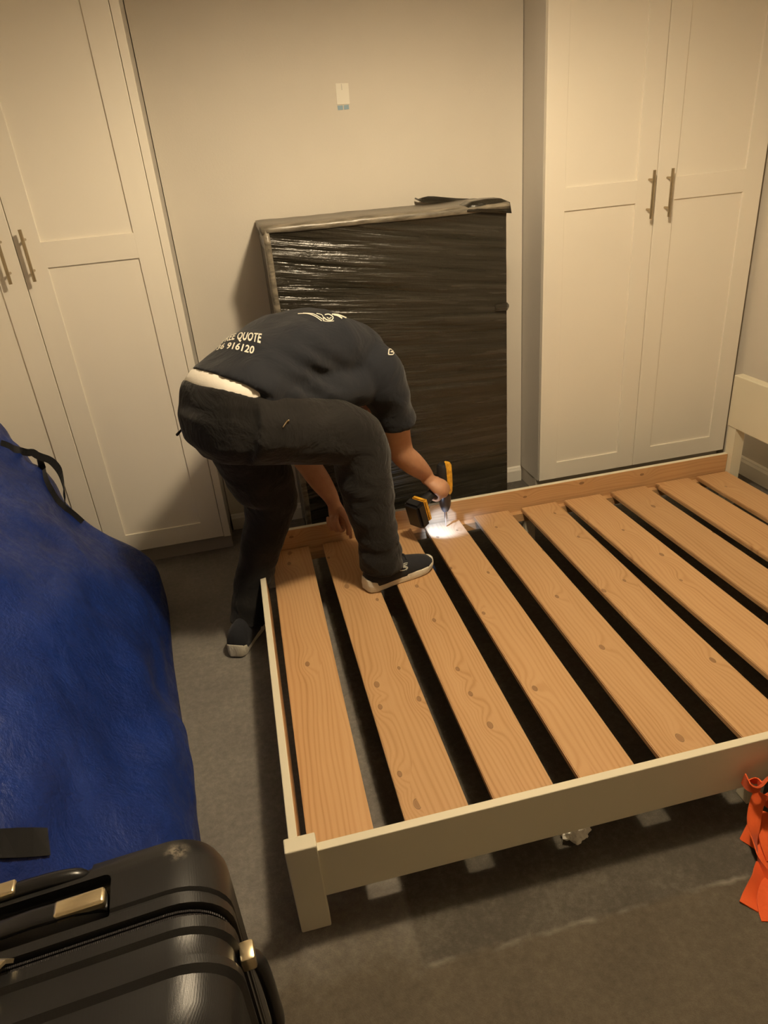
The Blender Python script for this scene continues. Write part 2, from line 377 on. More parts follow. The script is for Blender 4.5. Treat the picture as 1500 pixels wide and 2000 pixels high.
def skirting(bm, prof, p0, p1, out):
    a, b, o = V(p0), V(p1), V(out)
    loft(bm, [[a + o * d + V((0, 0, z)) for d, z in prof], [b + o * d + V((0, 0, z)) for d, z in prof]])
PR = [(0.0, 0.0), (0.016, 0.0), (0.016, 0.058), (0.011, 0.068), (0.010, 0.073), (0.004, 0.078), (0.0, 0.078)]
bm = bmesh.new(); skirting(bm, PR, (LX1 + .003, YB, 0), (WX0 - .004, YB, 0), (0, -1, 0)); struct('baseboard_back', bm, M['white'])
PR2 = [(d, z * 1.15) for d, z in PR]
bm = bmesh.new(); skirting(bm, PR2, (X1, Y0, 0), (X1, WY - .004, 0), (-1, 0, 0)); struct('baseboard_right', bm, M['white'])
bm = bmesh.new(); skirting(bm, PR2, (X0, Y0, 0), (X0, WY - .004, 0), (1, 0, 0)); struct('baseboard_left', bm, M['white'])

# ------------------------------------------------------------------ fitted wardrobes
DZ0, DZ1 = 0.083, 2.30
def handle(parent, x, z0, z1, y=WY):
    bm = bmesh.new(); r = 0.0062; yy = y - 0.036
    cyl(bm, (x, yy, z0), (x, yy, z1), r, 14)
    for z in (z0 + .035, z1 - .035): cyl(bm, (x, y + .001, z), (x, yy, z), 0.0048, 10)
    obj('handle', bm, M['steel'], parent, smooth=40)
def wardrobe(x0, xs, x1, hx, hz, label, stile_r=0.0, side='left'):
    w_ = empty('fitted_wardrobe', ((x0 + x1) / 2, WY, 0), label, 'wardrobe')
    bm = bmesh.new()
    box(bm, (x0 + .002, WY + .022, 0.075), (x1 - .002, 2.44, 2.36), 0.001)
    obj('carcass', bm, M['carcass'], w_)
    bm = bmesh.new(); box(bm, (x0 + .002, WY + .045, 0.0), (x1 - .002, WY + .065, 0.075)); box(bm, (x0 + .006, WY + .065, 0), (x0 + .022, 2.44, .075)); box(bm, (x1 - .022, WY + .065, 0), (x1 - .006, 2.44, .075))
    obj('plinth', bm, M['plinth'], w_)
    if stile_r:
        bm = bmesh.new(); box(bm, (x1 - stile_r, WY + .002, 0.078), (x1, WY + .022, 2.36), .0015); obj('end_filler', bm, M['door'], w_)
    edges = [(x0 + .002, xs - .0015), (xs + .0015, x1 - stile_r - .002)]
    for j, (a, b) in enumerate(edges):
        st = 0.088; r0, r1, r2 = 0.168, 1.290, 1.379
        bm = bmesh.new()
        box(bm, (a, WY, DZ0), (a + st, WY + .021, DZ1), .0016); box(bm, (b - st, WY, DZ0), (b, WY + .021, DZ1), .0016)
        for z0, z1 in ((DZ0, r0), (r1, r2), (DZ1 - .088, DZ1)): box(bm, (a + st - .003, WY + .0002, z0), (b - st + .003, WY + .021, z1), .0016)
        d = obj('door', bm, M['door'], w_)
        for z0, z1 in ((r0, r1), (r2, DZ1 - .088)):
            bm = bmesh.new(); box(bm, (a + st - .006, WY + .0075, z0 - .006), (b - st + .006, WY + .018, z1 + .006)); obj('panel', bm, M['door'], d)
        handle(d, hx[j], *hz)
    return w_
wardrobe(WX0, 1.882, WX1, (1.847, 1.930), (1.228, 1.412), 'white two-door panelled wardrobe right of the wrapped chest, behind the bed')
wardrobe(-1.158, -0.646, LX1, (-0.688, -0.605), (1.252, 1.428), 'white two-door panelled wardrobe on the left, behind the blue cover', 0.030)

# ------------------------------------------------------------------ strip on the wall
t = empty('adhesive_strip', (0.635, YB, 1.78), 'small white paper strip with two blue tabs stuck high on the wall', 'strip')
bm = bmesh.new()
def wallq(bm, px, y0, y1, mi=0):
    ps = [at(u, v, 1, YB) for u, v in px]
    loft(bm, [[V((p.x, YB - y0, p.z)) for p in ps], [V((p.x, YB - y1, p.z)) for p in ps]])
wallq(bm, [(655, 163), (680, 162.5), (683, 203), (658.5, 204.5)], 0.0, 0.0022); obj('paper', bm, M['paper'], t)
for q in ([(659, 206.5), (669.5, 205.8), (670, 214.4), (660, 215.2)], [(671.5, 205.5), (680.8, 204.6), (681.6, 213.2), (672, 214.2)]):
    bm = bmesh.new(); wallq(bm, q, 0.0, 0.0018); obj('blue_tab', bm, M['blueprint'], t)
bm = bmesh.new(); p = at(667, 170, 1, YB); box(bm, (p.x - .001, YB - .004, p.z - .010), (p.x + .001, YB - .002, p.z + .010)); obj('slot', bm, M['carcass'], t)

# ------------------------------------------------------------------ chest wrapped in black film
CX0, CX1, CY, CZ = 0.226, 1.150, 1.668, 1.354
t = empty('wrapped_chest', (0.69, 1.86, 0), 'tall chest wrapped in shiny black stretch film against the wall', 'chest')
bm = bmesh.new()
nx, nz = 110, 140
g = []
for j in range(nz + 1):
    row = []
    for i in range(nx + 1):
        x = CX0 + .020 + (CX1 - CX0 - .020) * i / nx; z = 0.012 + (CZ - .030) * j / nz
        e = min((x - CX0) / .05, (CZ - z) / .05, 1.0)
        fan = z + (x - CX0) * (z - .45) * 0.22
        wv = noise.noise(V((x * 2.2, 1.3, fan * 16))) * .0045 + noise.noise(V((x * 3.5, 4.3, fan * 44))) * .0020
        wv *= max(0.3, 1.15 - (x - CX0) * 1.1)
        row.append(bm.verts.new((x, CY + .010 * max(0, e) + wv * min(1, max(0, e)), z)))
    g.append(row)
for j in range(nz):
    for i in range(nx): bm.faces.new((g[j][i], g[j][i + 1], g[j + 1][i + 1], g[j + 1][i]))
obj('film_front', bm, M['film'], t, origin=(CX0, CY, 0), smooth=True)
bm = bmesh.new(); box(bm, (CX0 + .004, CY + .022, 0.0), (CX1 - .001, YB - .02, CZ - .02), .006); obj('chest_body', bm, M['film'], t)
bm = bmesh.new()                                # pale rounded left edge and top under the film
rings = []
for kk in range(25):
    z = 0.004 + (CZ - .004) * kk / 24; wob = noise.noise(V((0, 3, z * 9))) * .003
    rings.append([V((CX0 + wob, CY + .03, z)), V((CX0 + .002 + wob, CY + .004, z)), V((CX0 + .010 + wob, CY - .004, z)), V((CX0 + .024 + wob, CY - .002, z)), V((CX0 + .026 + wob, CY + .02, z))])
loft(bm, rings); obj('wrapped_edge', bm, M['filmedge'], t, smooth=True)
bm = bmesh.new(); rings = []
for kk in range(33):
    f = kk / 32; x = CX0 - .001 + (CX1 - CX0 + .010) * f; wob = noise.noise(V((f * 11, 5, 0))) * .003 - .006 * f
    zt = CZ + .012 + wob + (0.004 if f > .9 else 0)
    rings.append([V((x, YB - .012, zt - .022)), V((x, YB - .012, zt)), V((x, CY + .12, zt + noise.noise(V((f * 9, 9, 2))) * .004)), V((x, CY + .010, zt - .002)), V((x, CY - .004, zt - .010)), V((x, CY - .003, zt - .026)), V((x, CY + .02, zt - .034))])
loft(bm, rings); obj('wrapped_top', bm, M['filmedge'], t, smooth=True)
bm = bmesh.new()                                # loose corner of film at the right end of the top
rr = []
for f, hgt in ((0, .006), (.15, .018), (.5, .022), (.8, .020), (1.0, .004)):
    x = 0.99 + .175 * f; rr.append([V((x, CY - .008, CZ - .012 - .022 * f)), V((x, CY + .01, CZ + .000 + hgt)), V((x + .004, CY + .10, CZ + .002 + hgt)), V((x, CY + .11, CZ - .012))])
loft(bm, rr); obj('film_fold', bm, M['film'], t, smooth=True)
bm = bmesh.new(); yy_ = YB - .03; rr = []
for u, v0, v1 in ((811, 386, 389), (817, 388.5, 392), (826, 385.5, 395), (836, 383.2, 396), (848, 383.4, 396), (866, 385, 396), (890, 387, 394), (915, 388, 391)):
    a, b = at(u, v0, 1, yy_), at(u, v1, 1, yy_); rr.append([b + V((0, -.012, 0)), a + V((0, -.003, 0)), a + V((0, .004, 0)), b + V((0, .012, 0))])
loft(bm, rr); obj('film_flap', bm, M['film'], t, smooth=50)
bm = bmesh.new(); zt = at(989, 598, 1, CY).z
loft(bm, [[V((CX1 - .05, CY - .002, zt + .01)), V((CX1 - .05, CY - .002, zt - .012)), V((CX1 - .05, CY + .01, zt))], [V((CX1 - .004, CY - .006, zt + .016)), V((CX1 - .004, CY - .006, zt - .016)), V((CX1 - .004, CY + .02, zt))], [V((CX1 + .008, CY + .004, zt + .004)), V((CX1 + .008, CY + .004, zt - .006)), V((CX1 + .008, CY + .014, zt))]])
obj('film_knot', bm, M['film'], t)

# ------------------------------------------------------------------ the bed
BX1, BW = 2.165, 1.5
ZS, ZR = 0.167, 0.248
bed = empty('bed_frame', (1.05, 0.75, 0), 'low ivory bed frame with bare pine slats, filling the floor', 'bed')
def rail(name, a, b, inner):
    bm = bmesh.new(); fs = box(bm, a, b, 0.0022)
    bm.faces.ensure_lookup_table()
    for f in bm.faces:
        f.normal_update()
        if f.normal.dot(V(inner)) > .9: f.material_index = 1
    return obj(name, bm, [M['bedwhite'], M['pinerail']], bed)
rail('side_rail', (0.066, 0.0, 0.0986), (BX1 - .05, 0.0205, ZR), (0, 1, 0))
rail('side_rail', (0.066, BW - .0205, 0.0986), (BX1 - .05, BW, ZR), (0, -1, 0))
rail('foot_rail', (0.0095, 0.030, 0.0986), (0.030, BW - .030, ZR), (1, 0, 0))
for y0 in (0.0205, BW - .0205 - .028):
    bm = bmesh.new(); box(bm, (0.07, y0, 0.112), (BX1 - .05, y0 + .028, ZS - .0185), .001); obj('slat_ledge', bm, M['pinerail'], bed)
def post(x0, x1, y0, y1, z1, name='leg'):
    bm = bmesh.new(); box(bm, (x0, y0, 0), (x1, y1, z1), .003); return obj(name, bm, M['bedwhite'], bed)
post(0.0, 0.068, -0.0046, 0.032, 0.268)
post(0.0, 0.068, BW - .032, BW + .0046, 0.268)
# headboard: two posts and a plain panel
for y0, y1 in ((BW - .045, BW + .004), (-.004, .045)):
    bm = bmesh.new()
    prism(bm, [(BX1 - .048, 0), (BX1, 0), (BX1, 0.335), (BX1 - .008, 0.365), (BX1 - .008, 0.56), (BX1 - .048, 0.56)], y0, y1, axis=1)
    obj('headboard_post', bm, M['bedwhite'], bed)
bm = bmesh.new(); box(bm, (BX1 - .052, -0.012, 0.372), (BX1 - .010, BW + .010, 0.600), .004); obj('headboard_panel', bm, M['bedwhite'], bed)
bm = bmesh.new(); box(bm, (1.140, 0.022, 0.0), (1.185, 0.062, 0.112), .003); obj('support_foot', bm, M['bedwhite'], bed)
bm = bmesh.new(); box(bm, (1.140, 1.44, 0.0), (1.185, 1.478, 0.112), .003); obj('support_foot', bm, M['bedwhite'], bed)
SL = [(.060, .213, .045, .198), (.267, .420, .274, .428), (.487, .642, .489, .641), (.699, .852, .707, .853), (.918, 1.072, .922, 1.076),
      (1.130, 1.290, 1.150, 1.300), (1.326, 1.496, 1.370, 1.525), (1.545, 1.712, 1.590, 1.748), (1.759, 1.925, 1.800, 1.960), (1.962, 2.112, 1.985, 2.112)]
rs = random.Random(3)
for fl, fr, nl, nr in SL:
    y0, y1 = 0.024 + rs.random() * .004, BW - .026 - rs.random() * .006
    bm = bmesh.new(); dz = (rs.random() - .5) * .001
    top = [(nl, y0), (nr, y0), (fr, y1), (fl, y1)]
    fs = prism(bm, top, ZS - .018 + dz, ZS + dz)
    bmesh.ops.bevel(bm, geom=list(bm.edges), offset=.0022, segments=2, affect='EDGES')
    # cut along the length so that shading stays crisp
    obj('slat', bm, M['pine'], bed, origin=((fl + nr) / 2, 0.75, ZS), smooth=30)

# ------------------------------------------------------------------ scrap of paper under the near rail
bm = bmesh.new(); bmesh.ops.create_icosphere(bm, subdivisions=4, radius=1.0)
for v in bm.verts:
    n = noise.noise(v.co * 2.3 + V((3, 1, 2))) * .35 + noise.noise(v.co * 6) * .16
    v.co = V((0.690, 0.058, 0.022)) + V((v.co.x * .034, v.co.y * .030, max(v.co.z, -.62) * .034)) * (1 + n)
bmesh.ops.translate(bm, verts=bm.verts, vec=(0, 0, -min(v.co.z for v in bm.verts)))
tag(obj('crumpled_paper', bm, M['paper'], None, origin=(0.69, 0.058, 0)), 'crumpled white paper scrap on the carpet under the near bed rail', 'paper')

# ------------------------------------------------------------------ mattress in a blue cover, leaning along the left side
t = empty('covered_mattress', (-0.62, 0.72, 0), 'large mattress in a crinkled blue woven cover with black straps, leaning on the left', 'mattress')
MID = [(0, 0), (.004, .06), (-.006, .14), (-.045, .26), (-.105, .38), (-.19, .53), (-.29, .68), (-.375, .81), (-.445, .90), (-.52, .935), (-.60, .90), (-.66, .76), (-.70, .45), (-.71, .2), (-.71, .03), (-.68, 0), (-.4, 0)]
END = [(.012, 0), (.012, .07), (.008, .165), (-.045, .246), (-.155, .354), (-.245, .50), (-.275, .610), (-.295, .66), (-.325, .69), (-.345, .755), (-.37, .80), (-.385, .86), (-.44, .90), (-.55, .70), (-.60, .2), (-.60, 0), (-.3, 0)]
def floor_edge(y): return -0.1885 - 0.1415 * y
rings = []
NY = 90
def prof(y, e):
    """one cross-section; e = 0 in the run, 1 at the far end"""
    q = [(a[0] * (1 - e) + b[0] * e, a[1] * (1 - e) + b[1] * e) for a, b in zip(MID, END)]
    q = smooth_path([(x, z, 0) for x, z in q + [q[0]]], 5)[:-1]
    return [(max(x + floor_edge(y), -1.12), max(z, 0.0)) for x, z, _ in q]
for i in range(NY + 1):
    y = -0.20 + 1.78 * i / NY
    e = min(1, max(0, (y - 1.05) / .42)); e = e * e * (3 - 2 * e)
    near = min(1, max(0, (0.10 - y) / .30))
    pr = prof(y, e); out = []
    cx = sum(p[0] for p in pr) / len(pr); cz = .42
    endr = 1 - .10 * near ** 3 - (.06 * max(0, (y - 1.50) / .08) ** 2)
    for j, (x, z) in enumerate(pr):
        q = V((x, y, z)); amp = min(1, z / .10)
        d = (noise.noise(V((x * 3.2, y * 2.4, z * 3.2 + 5))) * .040 + noise.noise(V((x * 6, y * 4 + z * 5, z * 6 - y * 2))) * .026 + noise.noise(V((x * 22 + z * 8, y * 14, z * 20))) * .005) * amp * (1 - .6 * e)
        q.x += d * .85; q.z += d * .5
        q.x = cx + (q.x - cx) * endr; q.z = max(0.0, q.z * (endr if z > .05 else 1)) ; out.append(q)
    rings.append(out)
bm = bmesh.new(); loft(bm, rings)
cover = obj('cover', bm, M['tarp'], t, smooth=True)
bv = bvh_of(cover)
def surf(px, lift=.004, yy=1.5):
    out = []
    for u, v in px:
        p, n = on(bv, u, v, lift)
        out.append(p if p is not None else at(u, v, 1, yy))
    return out
bm = bmesh.new()
a = surf([(0, 868), (12, 872), (25, 878), (40, 882), (54, 884), (63, 886)]); a[-1] = at(64, 884, 1, a[-2].y)
yl = a[-2].y
b = [at(u, v, 1, yl) for u, v in ((72, 889), (82, 893), (96, 898), (106, 906), (115, 918), (121, 935), (125, 955), (126, 975), (128, 990))]
ribbon(bm, [V(p[:3]) for p in smooth_path([tuple(p) for p in a + b], 3)], (0.1, .35, 1.0), 0.026, .003)
obj('strap_loop', bm, M['webbing'], t)
bm = bmesh.new()
c_ = surf([(77, 893), (80, 915), (85, 935), (95, 958), (108, 978), (124, 994), (140, 1006), (158, 1022)], .005, yl)
ribbon(bm, [V(p[:3]) for p in smooth_path([tuple(p) for p in c_], 3)], (0.6, .45, .6), 0.026, .003)
obj('strap', bm, M['webbing'], t)
bm = bmesh.new()
pa = surf([(-30, 1650), (0, 1649), (30, 1647.5), (60, 1646), (90, 1645)], .004, 0.0)
pb = surf([(-30, 1672), (0, 1670), (30, 1668), (60, 1666), (91, 1664)], .004, 0.0)
ribbon(bm, pa, [(b_ - a_) for a_, b_ in zip(pa, pb)], 0.046, .003); obj('strap', bm, M['webbing'], t)

# ------------------------------------------------------------------ hard shell suitcase, standing, seen from above
t = empty('suitcase', (-0.30, -0.38, 0), 'black hard-shell suitcase with champagne metal fittings, in front of the blue cover', 'suitcase')
SX0, SX1, SZ = -0.530, -0.050, 0.645
YF, YZ, YN = -0.212, -0.352, -0.545               # far face, zip, near face
def rr_outline(x0, x1, z0, z1, r, n=8):
    o = []
    for cx, cz, a0 in ((x1 - r, z1 - r, 0), (x0 + r, z1 - r, 90), (x0 + r, z0 + r, 180), (x1 - r, z0 + r, 270)):
        for i in range(n + 1):
            a = math.radians(a0 + 90 * i / n); o.append((cx + r * math.cos(a), cz + r * math.sin(a)))
    return o
def shell(bm, secs):
    """secs: (y, inset, corner radius)"""
    loft(bm, [[V((x, y, z)) for x, z in rr_outline(SX0 + i, SX1 - i, 0.045 + i, SZ - i, r)] for y, i, r in secs])
bm = bmesh.new()
shell(bm, [(YF, .050, .04), (YF - .003, .030, .055), (YF - .012, .012, .07), (YF - .03, .003, .078), (YF - .05, 0, .08), (YZ + .036, .0, .08), (YZ + .032, .004, .078), (YZ + .028, .004, .078), (YZ + .024, -.001, .08), (YZ + .010, -.001, .08), (YZ + .007, .006, .075)])
o = obj('back_shell', bm, M['shell'], t, smooth=35)
# recess for the carrying handle and the pull handle
cut = bmesh.new(); box(cut, (-0.410, YF - .116, SZ - .024), (-0.206, YF - .046, SZ + .05), .010, seg=3)
box(cut, (-0.420, YF - .038, SZ - .030), (-0.236, YF + .05, SZ + .05), .012, seg=3)
co = obj('cutter', cut, M['shell']); bake(o, ('BOOLEAN', dict(object=co, operation='DIFFERENCE', solver='EXACT')))
o.data.set_sharp_from_angle(angle=math.radians(35)); bpy.data.objects.remove(co)
bm = bmesh.new(); shell(bm, [(YZ + .008, .010, .072), (YZ - .008, .010, .072)]); obj('zip_tape', bm, M['zip'], t, smooth=35)
bm = bmesh.new()
for y in (YZ + .003, YZ - .003): loft(bm, [[V((x, yy, z)) for x, z in rr_outline(SX0 + i, SX1 - i, .045 + i, SZ - i, .076)] for yy, i in ((y + .0022, .009), (y + .0016, .006), (y - .0016, .006), (y - .0022, .009))])
obj('zip_teeth', bm, M['zip'], t, smooth=40)
bm = bmesh.new()
shell(bm, [(YZ - .007, .006, .075), (YZ - .010, -.001, .08), (YZ - .026, -.001, .08), (YZ - .032, .006, .076), (YZ - .046, .007, .076), (YZ - .060, .006, .076), (YZ - .066, -.003, .082), (YZ - .078, -.004, .084), (YZ - .086, .003, .08), (YZ - .12, .005, .08), (YN + .035, .010, .085), (YN + .015, .022, .08), (YN + .004, .045, .06), (YN, .075, .04)])
obj('front_shell', bm, M['shell'], t, smooth=35)
hd = bmesh.new()                                  # carrying handle on the top
hr = []
for f, hz in ((0, -.010), (.06, -.003), (.2, .004), (.5, .007), (.8, .004), (.94, -.003), (1, -.010)):
    hr.append(ring((-0.402 + .190 * f, YF - .082, SZ - .006 + hz), (0, .0135, 0), (0, 0, .0065), 14, 3))
loft(hd, hr); h_ = obj('carry_handle', hd, M['plastic'], t, smooth=50)
for x0, x1 in ((-0.406, -0.352), (-0.280, -0.212)):
    bm = bmesh.new(); box(bm, (x0, YF - .095, SZ - .009), (x1, YF - .069, SZ + .0075), .005, seg=3); obj('metal_end_cap', bm, M['gold'], h_, smooth=40)
bm = bmesh.new()                                  # pull handle, pushed in
tube(bm, [(-0.414, YF - .024, SZ - .030, .011), (-0.408, YF - .024, SZ - .014, .012), (-0.37, YF - .024, SZ - .006, .012), (-0.33, YF - .024, SZ - .004, .012), (-0.285, YF - .024, SZ - .006, .012), (-0.256, YF - .024, SZ - .014, .012), (-0.248, YF - .024, SZ - .030, .011)], 14)
h_ = obj('pull_handle', bm, M['plastic'], t, smooth=True)
bm = bmesh.new(); box(bm, (-0.392, YF - .036, SZ + .000), (-0.336, YF - .013, SZ + .011), .004, seg=3); obj('metal_button', bm, M['gold'], h_, smooth=40)
bm = bmesh.new(); zc = SZ + .003                   # zip pulls hooked in the lock
ribbon(bm, [V(p) for p in ((-0.330, YZ + .006, zc), (-0.334, YZ, zc + .012), (-0.345, YZ - .012, zc + .016), (-0.356, YZ - .030, zc + .010), (-0.358, YZ - .052, zc - .004))], (1, -.3, 0), .018, .005)
ribbon(bm, [V(p) for p in ((-0.352, YZ + .006, zc), (-0.356, YZ - .006, zc + .010), (-0.362, YZ - .030, zc + .012), (-0.364, YZ - .060, zc - .006))], (1, -.3, 0), .014, .005)
obj('zip_pull', bm, M['gold'], t)
bm = bmesh.new(); xs_ = SX1                        # side handle on the right flank
tube(bm, [(xs_ + .002, YZ - .030, .545, .008), (xs_ + .018, YZ - .030, .535, .009), (xs_ + .024, YZ - .030, .50, .010), (xs_ + .026, YZ - .030, .43, .010), (xs_ + .024, YZ - .030, .36, .010), (xs_ + .002, YZ - .030, .32, .008)], 12, flat=1.5)
h_ = obj('side_handle', bm, M['plastic'], t, smooth=True)
bm = bmesh.new(); box(bm, (xs_ - .001, YZ - .046, .535), (xs_ + .020, YZ - .016, .562), .004); obj('metal_end_cap', bm, M['gold'], h_, smooth=40)
for x in (SX0 + .07, SX1 - .07):
    for y in (YF - .045, YN + .05):
        bm = bmesh.new(); cyl(bm, (x - .012, y, .026), (x + .012, y, .026), .026, 18); box(bm, (x - .017, y - .012, .030), (x + .017, y + .012, .062), .004)
        obj('wheel', bm, M['rubber'], t, smooth=40)

# ------------------------------------------------------------------ orange lifting straps in a heap, and the dark bag they lie against
t = empty('dark_bag', (1.32, -0.12, 0), 'dark soft bag at the right edge, half under the orange straps', 'bag')
bm = bmesh.new(); bmesh.ops.create_icosphere(bm, subdivisions=4, radius=1.0)
for v in bm.verts:
    p = v.co.copy(); q = V([math.copysign(abs(c) ** .6, c) for c in p]); d = noise.noise(p * 2.4) * .08
    v.co = V((1.335, -0.165, .095)) + V((q.x * .185, q.y * .115, q.z * .095)) * (1 + d * .6)
for v in bm.verts: v.co.z = max(0, v.co.z); v.co.y = min(v.co.y, -.012)
bag = obj('bag_body', bm, M['trousers'], t, smooth=True)
bm = bmesh.new(); tube(bm, [(1.20, -.15, .18, .010), (1.21, -.15, .245, .010), (1.30, -.15, .265, .010), (1.39, -.15, .245, .010), (1.40, -.15, .18, .010)], 10); obj('bag_handle', bm, M['webbing'], t, smooth=True)
t = empty('lifting_straps', (1.05, -0.18, 0), 'tangled heap of bright orange webbing straps on the carpet at the right edge', 'straps')
def strap(pts, wd, wid=.05, name='strap'):
    bm = bmesh.new(); ribbon(bm, [V(p[:3]) for p in smooth_path([tuple(p) for p in pts], 5)], wd, wid, .003); obj(name, bm, M['orange'], t, smooth=30)
def A(u, v, z): return at(u, v, 2, z)
strap([A(1452, 1520, .150), A(1459, 1531, .150), A(1470, 1538, .155), A(1483, 1537, .165), A(1494, 1526, .175), A(1508, 1513, .185), A(1530, 1498, .195)], (0.0, -.5, .9), .032)
strap([A(1466, 1527, .150), A(1478, 1526, .160), A(1486, 1534, .160)], (0.0, -.4, .9), .022)
strap([A(1486, 1548, .13), A(1478, 1570, .105), A(1473, 1596, .080), A(1472, 1626, .058), A(1477, 1658, .040), A(1486, 1690, .024), A(1502, 1718, .012), A(1530, 1742, .006)], (.15, .9, .9), .030)
strap([A(1452, 1625, .010), A(1464, 1632, .016), A(1476, 1640, .024), A(1490, 1648, .028), A(1512, 1655, .028), A(1540, 1660, .026)], (.30, 1, .15), .040)
strap([A(1495, 1586, .060), A(1494, 1605, .056), A(1495, 1626, .048), A(1499, 1650, .038), A(1510, 1680, .022)], (1, .25, .1), .032)
strap([A(1490, 1652, .028), A(1494, 1668, .024), A(1500, 1686, .018), A(1510, 1704, .010)], (1, .5, .1), .032)
strap([A(1462, 1771, .003), A(1469, 1752, .004), A(1477, 1732, .008), A(1485, 1712, .014), A(1492, 1694, .018)], (1, .40, .0), .038)
strap([A(1506, 1800, .003), A(1500, 1782, .004), A(1497, 1762, .008), A(1502, 1738, .012), A(1514, 1716, .014)], (1, .3, .1), .038)
strap([A(1492, 1552, .115), A(1502, 1566, .105), A(1518, 1580, .100), A(1540, 1596, .06)], (.1, .7, .7), .030)

# ------------------------------------------------------------------ the person, bent over the bed frame
man = empty('person', (0.10, 1.12, 0), 'person in dark T-shirt bending over the bed, one foot on the slats', 'person')
F = V((.84, .545, 0)); RR = V((.545, -.84, 0)); ZU = V((0, 0, 1))
def sec(c, t, w_, d, n=32, p=2.2):
    t = V(t).normalized(); A = (RR - t * RR.dot(t)).normalized(); B = A.cross(t); return ring(c, A * w_, B * d, n, p)
def closed(bm, rings): loft(bm, rings)
def fuse(o, voxel, it=3, f=.5): return bake(o, ('REMESH', dict(mode='VOXEL', voxel_size=voxel, adaptivity=0.0)), ('SMOOTH', dict(factor=f, iterations=it)))

# hands --------------------------------------------------------------
def finger(bm, pts, r0, r1, n=10):
    P = smooth_path([tuple(p) for p in pts], 3)
    tube(bm, [(p[0], p[1], p[2], r0 + (r1 - r0) * i / (len(P) - 1)) for i, p in enumerate(P)], n, k=1)
GA = V((0.780, 1.422, 0.370)); GB = V((0.668, 1.345, 0.335))       # drill grip, from the body to the battery
gd = (GB - GA).normalized()
WR = V((0.708, 1.388, 0.410)); ELR = V((0.600, 1.325, 0.560)); SHR = V((0.520, 1.245, 0.90))
gp = RR * .80 + ZU * .62; gp = (gp - gd * gp.dot(gd)).normalized()   # palm on the near side of the grip
gq = gd.cross(gp)
if gq.z > 0: gq = -gq                                                # fingers close underneath, thumb over the top
WL = V((0.332, 1.415, 0.358)); ELL = V((0.240, 1.470, 0.560)); SHL = V((0.430, 1.560, 0.86))

body = bmesh.new()
SP = [((.02, 1.12, .80), (.1, .1, 1), .150, .115), ((.015, 1.12, .90), F * .4 + ZU * .9, .155, .110), ((.085, 1.140, .94), F * .75 + ZU * .66, .136, .095), ((.215, 1.235, .98), F, .145, .092),
      ((.33, 1.32, .965), F * .97 - ZU * .25, .165, .102), ((.45, 1.405, .93), F * .85 - ZU * .5, .155, .088), ((.515, 1.450, .875), F * .7 - ZU * .7, .09, .065), ((.545, 1.470, .845), F * .7 - ZU * .7, .056, .058), ((.560, 1.487, .81), F * .7 - ZU * .7, .052, .056)]
closed(body, [sec(c, t, a, b) for c, t, a, b in SP])
# head: looks down at the work; long axis chin -> crown is nearly level
hc = V((.578, 1.506, .768)); up = (F * .80 - ZU * .45).normalized(); fw = (-ZU * .80 - F * .45); fw = (fw - up * fw.dot(up)).normalized(); sd = up.cross(fw)
def hp(x, y, z): return hc + sd * x + fw * y + up * z
hv = bmesh.new(); bmesh.ops.create_icosphere(hv, subdivisions=4, radius=1.0)
for v in hv.verts:
    x, y, z = v.co
    X, Y, Zc = x * .074, y * .094, z * .112
    if z < 0: X *= 1 - .28 * (-z) ** 1.5; Y = Y * (1 - .12 * -z) + .018 * -z
    if y > .3: Y *= .95
    v.co = hp(X, Y, Zc)
tmp = bpy.data.meshes.new('tmp'); hv.to_mesh(tmp); hv.free(); body.from_mesh(tmp); bpy.data.meshes.remove(tmp)
tube(body, [(*hp(0, .088, .016), .010), (*hp(0, .104, -.012), .013), (*hp(0, .094, -.026), .014)], 10)      # nose
for s in (-1, 1):
    tube(body, [(*hp(s * .073, -.008, .022), .011), (*hp(s * .080, -.016, .004), .012), (*hp(s * .072, -.006, -.030), .008)], 10, flat=.45)   # ears
    tube(body, [(*hp(s * .018, .086, .030), .008), (*hp(s * .048, .074, .030), .007)], 8)        # brows
tube(body, [(*hp(-.022, .086, -.052), .006), (*hp(0, .093, -.051), .008), (*hp(.022, .086, -.052), .006)], 8)   # lips
tube(body, [(*hp(0, .062, -.09), .02), (*hp(0, .080, -.086), .018)], 10)
# legs
tube(body, [(.03, 1.185, .85, .085), (.06, 1.24, .68, .075), (.085, 1.27, .50, .056), (.04, 1.235, .34, .052), (-.02, 1.20, .18, .038), (-.06, 1.17, .075, .036)], 18)
tube(body, [(.06, 1.03, .86, .085), (.22, 1.07, .80, .078), (.37, 1.11, .755, .066), (.432, 1.12, .71, .056), (.43, 1.10, .55, .056), (.428, 1.085, .38, .042), (.43, 1.083, .245, .038)], 18)
# arms
tube(body, [(*(SHR + V((-.05, .04, .0))), .062), (*SHR, .060), (.552, 1.268, .79, .056), (.575, 1.295, .69, .0515), (.588, 1.315, .61, .047), (*ELR, .046), (.632, 1.345, .517, .0455), (.668, 1.372, .472, .040), (.700, 1.396, .430, .031), (*WR, .027)], 20, flat=.92)
tube(body, [(*(SHL + V((-.02, -.05, .0))), .060), (*SHL, .058), (.36, 1.53, .74, .050), (.30, 1.495, .64, .045), (*ELL, .043), (.262, 1.460, .515, .048), (.294, 1.445, .45, .045), (.322, 1.43, .392, .034), (*WL, .027)], 20, flat=.9)
